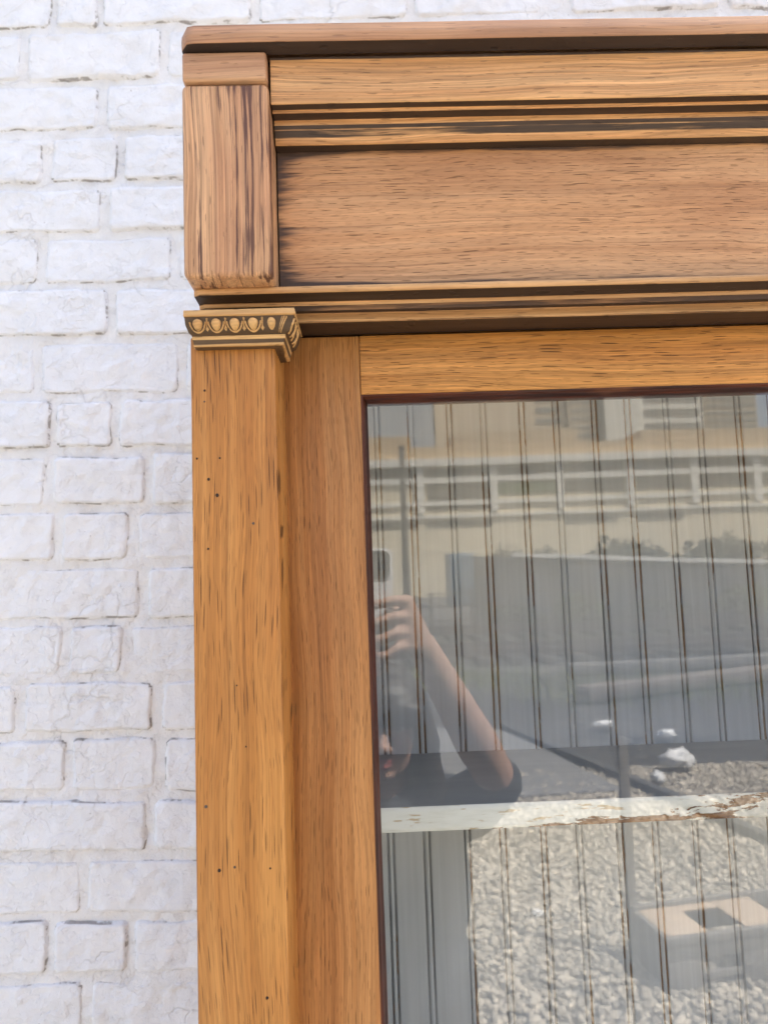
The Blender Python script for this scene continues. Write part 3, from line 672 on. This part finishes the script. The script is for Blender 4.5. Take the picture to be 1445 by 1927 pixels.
wins = [(-6.5, -.8), (-.1, 3.9), (4.7, 9.8), (10.45, 15.1), (15.8, 20.5), (21.6, 25.8), (26.5, 30.9), (31.6, 36)]
for i, (a, b) in enumerate(wins):
    w1 = bpart('window', a, b, 9.56, 10.2, -55.2, -54.93, M_winglass)
    if i not in (0, 1):
        bpart('window', a, b, 7.95 if i != 2 else 6.85, 8.9, -55.2, -54.93, M_wingreen if i == 3 else M_winglass)
    if i in (0, 1, 2, 4, 5): bpart('lower_window', a, b if i < 4 else b-.6, 5.55, 6.0, -55.2, -54.93, M_winglass)
for a in (4.2, 10.1, 15.45, 21.05, 26.15, 31.25): bpart('pier', a-.28, a+.28, 6.6, 10.34, -55.2, -54.8, M_trim)
for z0, z1 in ((9.0, 9.5), (7.2, 7.55), (6.2, 6.45)): bpart('sill_band', -16, 46, z0, z1, -55.2, -54.86, M_trim)

# taller buildings behind
def tower(name, x0, x1, zt, y, mat, label, slats=None):
    tw = empty(name, ((x0+x1)/2, y, 0)); tag(tw, label, 'building', 'tall buildings behind')
    bpart('wall', x0, x1, -.03, zt, y-14, y, mat, tw)
    if slats:
        sx0, sx1, sz0, sz1, nn, mt = slats
        for i in range(nn):
            z = sz0+(sz1-sz0)*i/nn; bpart('window_band', sx0, sx1, z, z+(sz1-sz0)/nn*.45, y-.2, y+.12, mt, tw)
    return tw
M_tgrey = flat('blue_grey_cladding', (.42, .45, .48), .5, .06, .4); M_ttan = flat('tan_render', (.60, .48, .33), .85, .05, .4); M_twhite = flat('white_render', (.72, .70, .62), .85, .04, .4); M_tslat = flat('dark_band', (.20, .19, .165), .7, .1, .5)  # the last one is the darker tone of slat and window bands
tower('office_tower', -16, 8.9, 34, -90, M_tgrey, 'blue grey clad tower at the left end of the reflection')
tower('office_tower', 9.3, 26.6, 34, -92, M_ttan, 'plain tan tower between the blue grey tower and the white one', (22.8, 26.2, 17, 33, 11, M_tslat))
tower('office_tower', 27, 30.8, 36, -91, M_ttan, 'narrow tan stair tower with barred bands beside the white tower', (27.3, 30.5, 19, 35, 14, M_tslat))
tower('office_tower', 31.5, 36.1, 38, -90, M_twhite, 'blank white tower shaft left of the windowed tower')
tower('office_tower', 36.3, 44.6, 38, -90.5, M_twhite, 'white tower with wide window bands in the reflection', (36.9, 44.0, 19.6, 37, 9, M_tslat))
tower('office_tower', 45.2, 52.2, 36, -91, M_ttan, 'slatted tan tower at the right end of the reflection', (45.4, 52.0, 19.6, 35.5, 16, M_tslat))

# yard objects beyond the tracks
bl = empty('utility_pole', (2.05, -40, 0)); tag(bl, 'slim dark utility pole in front of the cream building', 'pole')
bm = bmesh.new(); bmesh.ops.create_cone(bm, cap_ends=True, segments=12, radius1=.22, radius2=.15, depth=9.2); bmesh.ops.translate(bm, verts=bm.verts, vec=(0, 0, 4.58)); bm_obj('shaft', bm, M_sleep, bl)
bm = bmesh.new(); bmesh.ops.create_cone(bm, cap_ends=True, segments=12, radius1=.19, radius2=.17, depth=.18); bmesh.ops.translate(bm, verts=bm.verts, vec=(0, 0, 9.27)); bm_obj('pole_cap', bm, M_sleep, bl)
M_blue = flat('blue_painted_steel', (.13, .20, .27), .6, .1, 2.)
ct = empty('blue_container', (4.9, -38, 0)); tag(ct, 'small blue steel container standing before the cream building', 'container')
box('body', -.68, .68, -1, 1, 0, 2.9, M_blue, ct, .03); 
for i in range(6): box('rib', -.60+.22*i, -.52+.22*i, .98, 1.04, .15, 2.75, M_blue, ct, .01)
# rounded dark shrubs and grass
M_leaf = flat('dark_shrub_leaves', (.045, .055, .035), .8, .4, 8.); M_leaf2 = flat('olive_leaves', (.10, .115, .045), .8, .35, 8.); M_stem = flat('shrub_stem', (.06, .045, .03), .9)
def shrub(name, loc, rx, rz, mat, label, n=1500, ls=.11):
    rt = empty(name, loc); tag(rt, label, 'shrub', 'shrubs beyond the tracks')
    d = rng.normal(size=(n, 3)); d /= np.linalg.norm(d, axis=1)[:, None]; rad = rng.random(n)**.35; V = []; F = []
    for i in range(n):
        lob = 1+.22*mn.noise((d[i, 0]*2.2+loc[0], d[i, 1]*2.2, d[i, 2]*2.2))*2
        p = np.array((d[i, 0]*rx, d[i, 1]*rx, d[i, 2]*rz))*rad[i]*lob+np.array((0, 0, rz))
        if p[2] < .05: p[2] = .05+rng.random()*.2
        a = rng.normal(size=3); a /= np.linalg.norm(a); b = np.cross(a, rng.normal(size=3)); b /= np.linalg.norm(b)
        k = len(V); s_ = ls*rng.uniform(.6, 1.4); V += [p-a*s_, p+b*s_*.5, p+a*s_, p-b*s_*.5]; F.append((k, k+1, k+2, k+3))
    mesh_obj('crown', V, F, mat, rt, False)
    bm = bmesh.new(); bmesh.ops.create_cone(bm, cap_ends=True, segments=8, radius1=.08, radius2=.03, depth=rz*1.2); bmesh.ops.translate(bm, verts=bm.verts, vec=(0, 0, rz*.6)); bm_obj('stem', bm, M_stem, rt)
shrub('round_shrub', (6.0, -30, 0), 1.05, 1.42, M_leaf, 'rounded dark shrub beside the blue container', 2200)
shrub('round_shrub', (7.9, -31, 0), 1.0, 1.40, M_leaf, 'rounded dark shrub at the upper end of the ramp coping', 2200)
for k_, (x_, l_) in enumerate(((4.6, 'low weedy bush at the left foot of the ramp wall'), (6.9, 'second low weedy bush along the foot of the ramp wall'), (9.6, 'third low weedy bush along the foot of the ramp wall'), (12.6, 'rightmost low weedy bush at the foot of the ramp wall'))): shrub('low_bush', (x_, -22.6, 0), (1.0, .8, 1.2, .9)[k_], (.38, .5, .36, .55)[k_], M_leaf2 if k_ % 2 else M_leaf, l_, 1300, .09)
shrub('round_shrub', (12.2, -33, 0), 2.2, 1.55, M_leaf, 'wide dark shrub behind the middle of the ramp wall', 3200, .16)
shrub('round_shrub', (16.5, -32, 0), 2.4, 1.5, M_leaf, 'largest dark shrub behind the right end of the ramp wall', 3200, .16)
nb = 5200; V = []; F = []
for i in range(nb):
    cxy = ((rng.normal(4.2, 1.2), rng.normal(-9.6, .6)), (rng.normal(6.8, 1.6), rng.normal(-22, .7)), (rng.normal(1.2, 1.2), rng.normal(-11.2, .6)), (rng.normal(5., 3), rng.normal(-16.7, .5)))[i % 4]
    h_ = rng.uniform(.08, .30); lx, ly = rng.normal(0, .09, 2); wv_ = .008; k = len(V); th = rng.uniform(0, 3.1)
    V += [(cxy[0]-wv_*math.cos(th), cxy[1]-wv_*math.sin(th), -.03), (cxy[0]+wv_*math.cos(th), cxy[1]+wv_*math.sin(th), -.03), (cxy[0]+lx, cxy[1]+ly, h_)]; F.append((k, k+1, k+2))
M_grass = flat('dry_grass', (.17, .19, .075), .8, .3, 6.)
tag(mesh_obj('grass', V, F, M_grass, None, False), 'sparse olive grass growing along the railway ballast', 'grass', kind='stuff')
# crumpled white scraps on the ballast
M_white = flat('white_plastic', (.78, .79, .80), .5, .05, 30.)
def scrap(loc, s_, label):
    VB, FB = icosa(3); V = []
    for p in VB:
        q = 1+.5*mn.noise(Vector(p)*2.3+Vector(loc))+.25*mn.noise(Vector(p)*6+Vector(loc)); V.append((p[0]*q*s_[0], p[1]*q*s_[1], max(-.3, p[2])*q*s_[2]))
    o = mesh_obj('plastic_scrap', V, [tuple(f) for f in FB], M_white, None, True); o.location = loc; tag(o, label, 'scrap', 'white scraps in the yard')
scrap((2.72, -5.42, .09), (.15, .11, .10), 'largest crumpled white plastic bag on the ballast')
scrap((2.38, -5.05, .05), (.05, .06, .06), 'small white plastic scrap beside the largest white bag')
scrap((3.1, -6.6, .05), (.10, .05, .05), 'white plastic scrap behind the largest white bag')
scrap((2.62, -7.2, .05), (.11, .05, .04), 'white plastic scrap near the slab edging')
scrap((.833, -2.86, .02), (.030, .022, .018), 'small white paper scrap alone on the gravel')

# low unfinished wooden frame with tall posts
M_top = flat('sunlit_pale_wood', (.52, .40, .29), .6, .1, 14.); M_frm = flat('shaded_brown_wood', (.20, .185, .17), .6, .12, 14.)  # sunlit top boards, shaded frame: the light is put into the two colours
fr_ = empty('wooden_frame', (1.24, -2.13, 0)); fr_.rotation_euler = (0, 0, R(-9)); tag(fr_, 'low open wooden furniture frame with tall corner posts standing on gravel', 'frame')
FW, FD, FH = .92, .30, .222
box('front_rail', 0, FW, -.025, 0, .125, FH, M_frm, fr_, .003); box('front_lip', -.004, FW+.004, -.02, .006, FH-.032, FH+.004, M_frm, fr_, .003)
box('back_rail', 0, FW, -FD, -FD+.022, .10, FH+.02, M_frm, fr_, .003); box('lower_rail', .0, FW, -.022, -.003, .028, .062, M_frm, fr_, .003)
for a in (0, FW-.022): box('end_panel', a, a+.022, -FD+.022, -.025, .0, FH, M_frm, fr_, .003)
for a in (.0, .36, .72): box('foot_panel', a+.001, a+.16, -.021, -.001, .0, .125, M_frm, fr_, .002)
box('top_board', .024, .215, -FD+.024, -.026, FH-.012, FH+.002, M_top, fr_, .002); box('top_board', .40, .60, -FD+.024, -.026, FH-.012, FH+.002, M_top, fr_, .002); box('top_board', .78, .895, -FD+.024, -.026, FH-.012, FH+.002, M_top, fr_, .002)
box('top_board', .217, .398, -FD+.024, -FD+.075, FH-.012, FH+.001, M_top, fr_, .002)
box('post', -.012, .036, -FD-.03, -FD-.002, 0, 1.02, M_frm, fr_, .003); box('post', FW-.03, FW+.012, -FD-.03, -FD-.002, 0, 1.02, M_frm, fr_, .003)

# ------------------------------------------------------------------ the phone that takes the picture
PM = cam.matrix_world.copy()
ph = empty('phone'); ph.matrix_world = PM; tag(ph, 'white smartphone with dark camera plate held up before the glass', 'phone')
M_pw = flat('white_phone_shell', (.78, .79, .80), .25, .02, 30.); M_pd = flat('dark_camera_plate', (.10, .105, .11), .15, .03, 40.); M_scr = flat('phone_screen', (.02, .02, .025), .1, .02, 40.); M_rim = flat('pale_phone_rim', (.85, .86, .87), .25, .02, 40.)
def rrect(name, x0, x1, y0, y1, z0, z1, rad, mat, bev=.0008):
    bm = bmesh.new(); vs_ = []
    for cx_, cy_, a0 in ((x1-rad, y1-rad, 0), (x0+rad, y1-rad, 90), (x0+rad, y0+rad, 180), (x1-rad, y0+rad, 270)):
        for k in range(9): a = R(a0+90*k/8); vs_.append(bm.verts.new((cx_+rad*math.cos(a), cy_+rad*math.sin(a), z0)))
    f = bm.faces.new(vs_); r2 = bmesh.ops.extrude_face_region(bm, geom=[f])
    for e in r2['geom']:
        if isinstance(e, bmesh.types.BMVert): e.co.z = z1
    bmesh.ops.recalc_face_normals(bm, faces=bm.faces)
    es = [e for e in bm.edges if abs(e.verts[0].co.z-e.verts[1].co.z) < 1e-7]
    bmesh.ops.bevel(bm, geom=es, offset=bev, segments=2, affect='EDGES')
    o = bm_obj(name, bm, mat, ph); o.data.set_sharp_from_angle(angle=R(40)); return o
rrect('shell', -.0372, .0350, -.1040, .0432, .0040, .0112, .011, M_pw, .0022); rrect('screen', -.0352, .0330, -.1020, .0412, .01118, .0116, .009, M_scr, .0001)
rrect('camera_rim', -.0128, .0322, -.0075, .0402, .0026, .0042, .0115, M_rim, .0006)
rrect('camera_plate', -.0112, .0306, -.0059, .0386, .0020, .0034, .0102, M_pd, .0004)
for cx_, cy_ in ((.0035, .0275), (.020, .0165)):
    bm = bmesh.new(); bmesh.ops.create_cone(bm, cap_ends=True, segments=28, radius1=.0072, radius2=.0068, depth=.0016); bmesh.ops.translate(bm, verts=bm.verts, vec=(cx_, cy_, .0014)); q = bm_obj('lens', bm, M_scr, ph); q.data.set_sharp_from_angle(angle=R(40))

# ------------------------------------------------------------------ the person holding it
def ell(L, c, r, seg=16):
    th = np.linspace(0, math.pi, seg//2+1); V = []; F = []; k0 = 0
    for i, t_ in enumerate(th):
        for j in range(seg): p = 2*math.pi*j/seg; V.append((c[0]+r[0]*math.sin(t_)*math.cos(p), c[1]+r[1]*math.sin(t_)*math.sin(p), c[2]+r[2]*math.cos(t_)))
    for i in range(len(th)-1):
        for j in range(seg): F.append((i*seg+j, (i+1)*seg+j, (i+1)*seg+(j+1) % seg, i*seg+(j+1) % seg))
    L.append((V, F))
def caps(L, pts, rad, seg=14):
    for (a, ra), (b, rb) in zip(zip(pts, rad), zip(pts[1:], rad[1:])):
        a, b = Vector(a), Vector(b); d = b-a; q = d.to_track_quat('Z', 'Y'); V = []; F = []; ln = d.length
        prof_ = [(-ra*math.cos(t_), ra*math.sin(t_)) for t_ in np.linspace(0, math.pi/2, 5)]+[(ln+rb*math.sin(t_), rb*math.cos(t_)) for t_ in np.linspace(0, math.pi/2, 5)]
        for h_, r_ in prof_:
            for j in range(seg): p = 2*math.pi*j/seg; V.append(tuple(a+q @ Vector((r_*math.cos(p), r_*math.sin(p), h_))))
        for i in range(len(prof_)-1):
            for j in range(seg): F.append((i*seg+j, i*seg+(j+1) % seg, (i+1)*seg+(j+1) % seg, (i+1)*seg+j))
        L.append((V, F))
def fuse(name, L, mat, voxel, smooth_it, parent=None):
    V = []; F = []
    for v, f in L: k = len(V); V += v; F += [tuple(i+k for i in q) for q in f]
    o = mesh_obj(name, V, F, mat, parent, True)
    r_ = o.modifiers.new('remesh', 'REMESH'); r_.mode = 'VOXEL'; r_.voxel_size = voxel; r_.use_smooth_shade = True
    s_ = o.modifiers.new('smooth', 'SMOOTH'); s_.factor = .5; s_.iterations = smooth_it
    return o
M_skin = NT('skin'); n = M_skin.noise(M_skin.coord(), (60, 60, 60), 4.); M_skin.b.inputs['Subsurface Weight'].default_value = .0
M_skin = M_skin.out(M_skin.mix(n, (.42, .245, .18), (.50, .31, .235)), .5)
def zc(p): return (p[0], p[1], ZC+p[2])
HX, HY = .016, -.415
B = []
# head, jaw, neck
ell(B, (HX, HY-.012, 1.555), (.074, .093, .098), 28); ell(B, (HX, HY+.018, 1.490), (.056, .064, .062), 24); ell(B, (HX, HY+.060, 1.456), (.024, .020, .016))
ell(B, (HX, HY+.092, 1.512), (.013, .018, .013)); caps(B, [(HX, HY+.074, 1.552), (HX, HY+.092, 1.517)], [.009, .011])
for s in (-1, 1):
    ell(B, (HX+s*.034, HY+.058, 1.510), (.024, .022, .020)); ell(B, (HX+s*.030, HY+.068, 1.566), (.022, .014, .009)); ell(B, (HX+s*.076, HY-.012, 1.530), (.008, .018, .030)); ell(B, (HX+s*.011, HY+.086, 1.507), (.008, .010, .008))
caps(B, [(HX, HY-.03, 1.49), (HX, HY-.045, 1.36)], [.054, .058])
# torso and legs under the clothes
caps(B, [(HX-.10, HY-.05, 1.335), (HX+.10, HY-.05, 1.335)], [.075, .075]); ell(B, (HX, HY-.05, 1.20), (.150, .10, .20), 24); ell(B, (HX, HY-.05, .98), (.150, .10, .17), 24)
for s in (-1, 1): caps(B, [(HX+s*.085, HY-.05, .90), (HX+s*.095, HY-.04, .48), (HX+s*.10, HY-.06, .09)], [.088, .058, .038]); caps(B, [(HX+s*.10, HY-.06, .06), (HX+s*.115, HY+.06, .04)], [.04, .034])
# right arm (at the right in the glass) and left arm
SR, ER, WR = (.188, HY-.035, 1.355), (.206, -.150, 1.492), (.078, -.034, 1.735)
caps(B, [SR, ER], [.048, .036]); mid = Vector(ER).lerp(Vector(WR), .3); caps(B, [ER, tuple(mid), WR], [.034, .037, .024])
SL, EL, WL = (-.156, HY-.035, 1.355), (-.205, -.165, 1.46), (-.085, -.045, 1.690)
caps(B, [SL, EL], [.050, .043]); mid = Vector(EL).lerp(Vector(WL), .3); caps(B, [EL, tuple(mid), WL], [.040, .041, .026])
# right hand: palm on the phone's edge, fingers across its back, thumb on the screen side
def hand(W, sx, zoff, xe):
    kn = []
    for i, z in enumerate((-.042, -.066, -.089, -.110)):
        kn.append((xe+sx*(.022-.002*abs(i-1.2)), -.010, ZC+z+zoff))
    for k_ in kn: caps(B, [W, k_], [.021, .0115])
    caps(B, kn, [.0115, .0118, .0115, .0105])
    ln = (.062, .072, .066, .052); rr = (.0086, .0090, .0085, .0076)
    for i, k_ in enumerate(kn):
        L_ = ln[i]; dz_ = -.004-.004*i
        p1 = (k_[0]-sx*L_*.30, .0125, k_[2]+dz_*.3+.004); p2 = (k_[0]-sx*L_*.66, .0165, k_[2]+dz_*.9+.002); p3 = (k_[0]-sx*L_*.98, .0120, k_[2]+dz_*1.6)
        caps(B, [k_, p1, p2, p3], [rr[i]*1.12, rr[i]*1.04, rr[i]*.95, rr[i]*.80])
    caps(B, [(W[0]-sx*.006, W[1]-.004, W[2]+.018), (xe+sx*.012, -.034, ZC-.075+zoff), (xe-sx*.006, -.028, ZC-.050+zoff), (xe-sx*.022, -.022, ZC-.040+zoff)], [.017, .0125, .0105, .0085])
hand(WR, 1, .0, .035); hand(WL, -1, -.040, -.040)
person = fuse('person', B, M_skin, .0038, 6); tag(person, 'person in dark top with dark hair holding a white phone up', 'person')
# clothing, hair and features
M_shirt = flat('dark_slate_cotton', (.045, .05, .06), .9, .15, 40.); M_jean = flat('dark_denim', (.035, .045, .07), .9, .2, 60.); M_hair = flat('dark_brown_hair', (.022, .015, .011), .5, .35, 90.); M_lip = flat('lips', (.42, .14, .12), .4); M_eye = flat('eye_white', (.75, .74, .72), .2, .02); M_iris = flat('brown_iris', (.04, .022, .012), .2); M_shoe = flat('dark_shoe', (.03, .03, .03), .6)
S = []; caps(S, [(HX-.115, HY-.05, 1.34), (HX+.115, HY-.05, 1.34)], [.085, .085]); ell(S, (HX, HY-.045, 1.20), (.178, .125, .22), 24); ell(S, (HX, HY-.045, 1.0), (.180, .122, .22), 24); ell(S, (HX, HY-.045, .90), (.178, .12, .12), 24)
for s_, e_ in ((SR, ER), (SL, EL)): q = Vector(s_).lerp(Vector(e_), .97); caps(S, [s_, tuple(q)], [.067, .046])
fuse('shirt', S, M_shirt, .007, 5, person)
T = []; ell(T, (HX, HY-.05, .90), (.165, .112, .10), 24)
for s in (-1, 1): caps(T, [(HX+s*.085, HY-.05, .90), (HX+s*.095, HY-.04, .48), (HX+s*.10, HY-.06, .12)], [.098, .070, .058])
fuse('trousers', T, M_jean, .009, 5, person)
for s in (-1, 1):
    K = []; caps(K, [(HX+s*.10, HY-.075, .047), (HX+s*.118, HY+.085, .04)], [.047, .040]); fuse('shoe', K, M_shoe, .008, 4, person)
H = []; ell(H, (HX, HY-.030, 1.575), (.084, .094, .098), 28); ell(H, (HX+.004, HY+.028, 1.585), (.086, .070, .062), 24); caps(H, [(HX-.05, HY+.07, 1.585), (HX+.06, HY+.078, 1.575)], [.028, .026])
for s in (-1, 1):
    for k in range(6): 
        f_ = k/5; y0_ = HY+.030-.10*f_; caps(H, [(HX+s*.068, y0_, 1.60), (HX+s*(.088+.01*math.sin(k*2.)), y0_-.01, 1.50), (HX+s*(.094+.016*math.cos(k*3.)), y0_-.005, 1.40), (HX+s*(.088+.02*math.sin(k*1.3)), y0_+.012, 1.30-.03*(k % 3))], [.024, .021, .019, .011])
for k in range(5): caps(H, [(HX-.06+.03*k, HY-.10, 1.58), (HX-.07+.035*k, HY-.115, 1.42), (HX-.07+.035*k, HY-.125, 1.26)], [.03, .028, .014])
fuse('hair', H, M_hair, .0045, 4, person)
Lp = []; caps(Lp, [(HX-.021, HY+.071, 1.482), (HX, HY+.082, 1.4845), (HX+.021, HY+.071, 1.482)], [.0035, .0062, .0035]); caps(Lp, [(HX-.018, HY+.070, 1.476), (HX, HY+.0815, 1.4745), (HX+.018, HY+.070, 1.476)], [.0035, .0072, .0035]); fuse('lips', Lp, M_lip, .002, 3, person)
for s in (-1, 1):
    E_ = []; ell(E_, (HX+s*.031, HY+.066, 1.547), (.0125, .0125, .0105), 20); e_ = mesh_obj('eye', E_[0][0], E_[0][1], M_eye, person)
    E_ = []; ell(E_, (HX+s*.031, HY+.0772, 1.547), (.0055, .0030, .0055), 16); mesh_obj('iris', E_[0][0], E_[0][1], M_iris, e_)
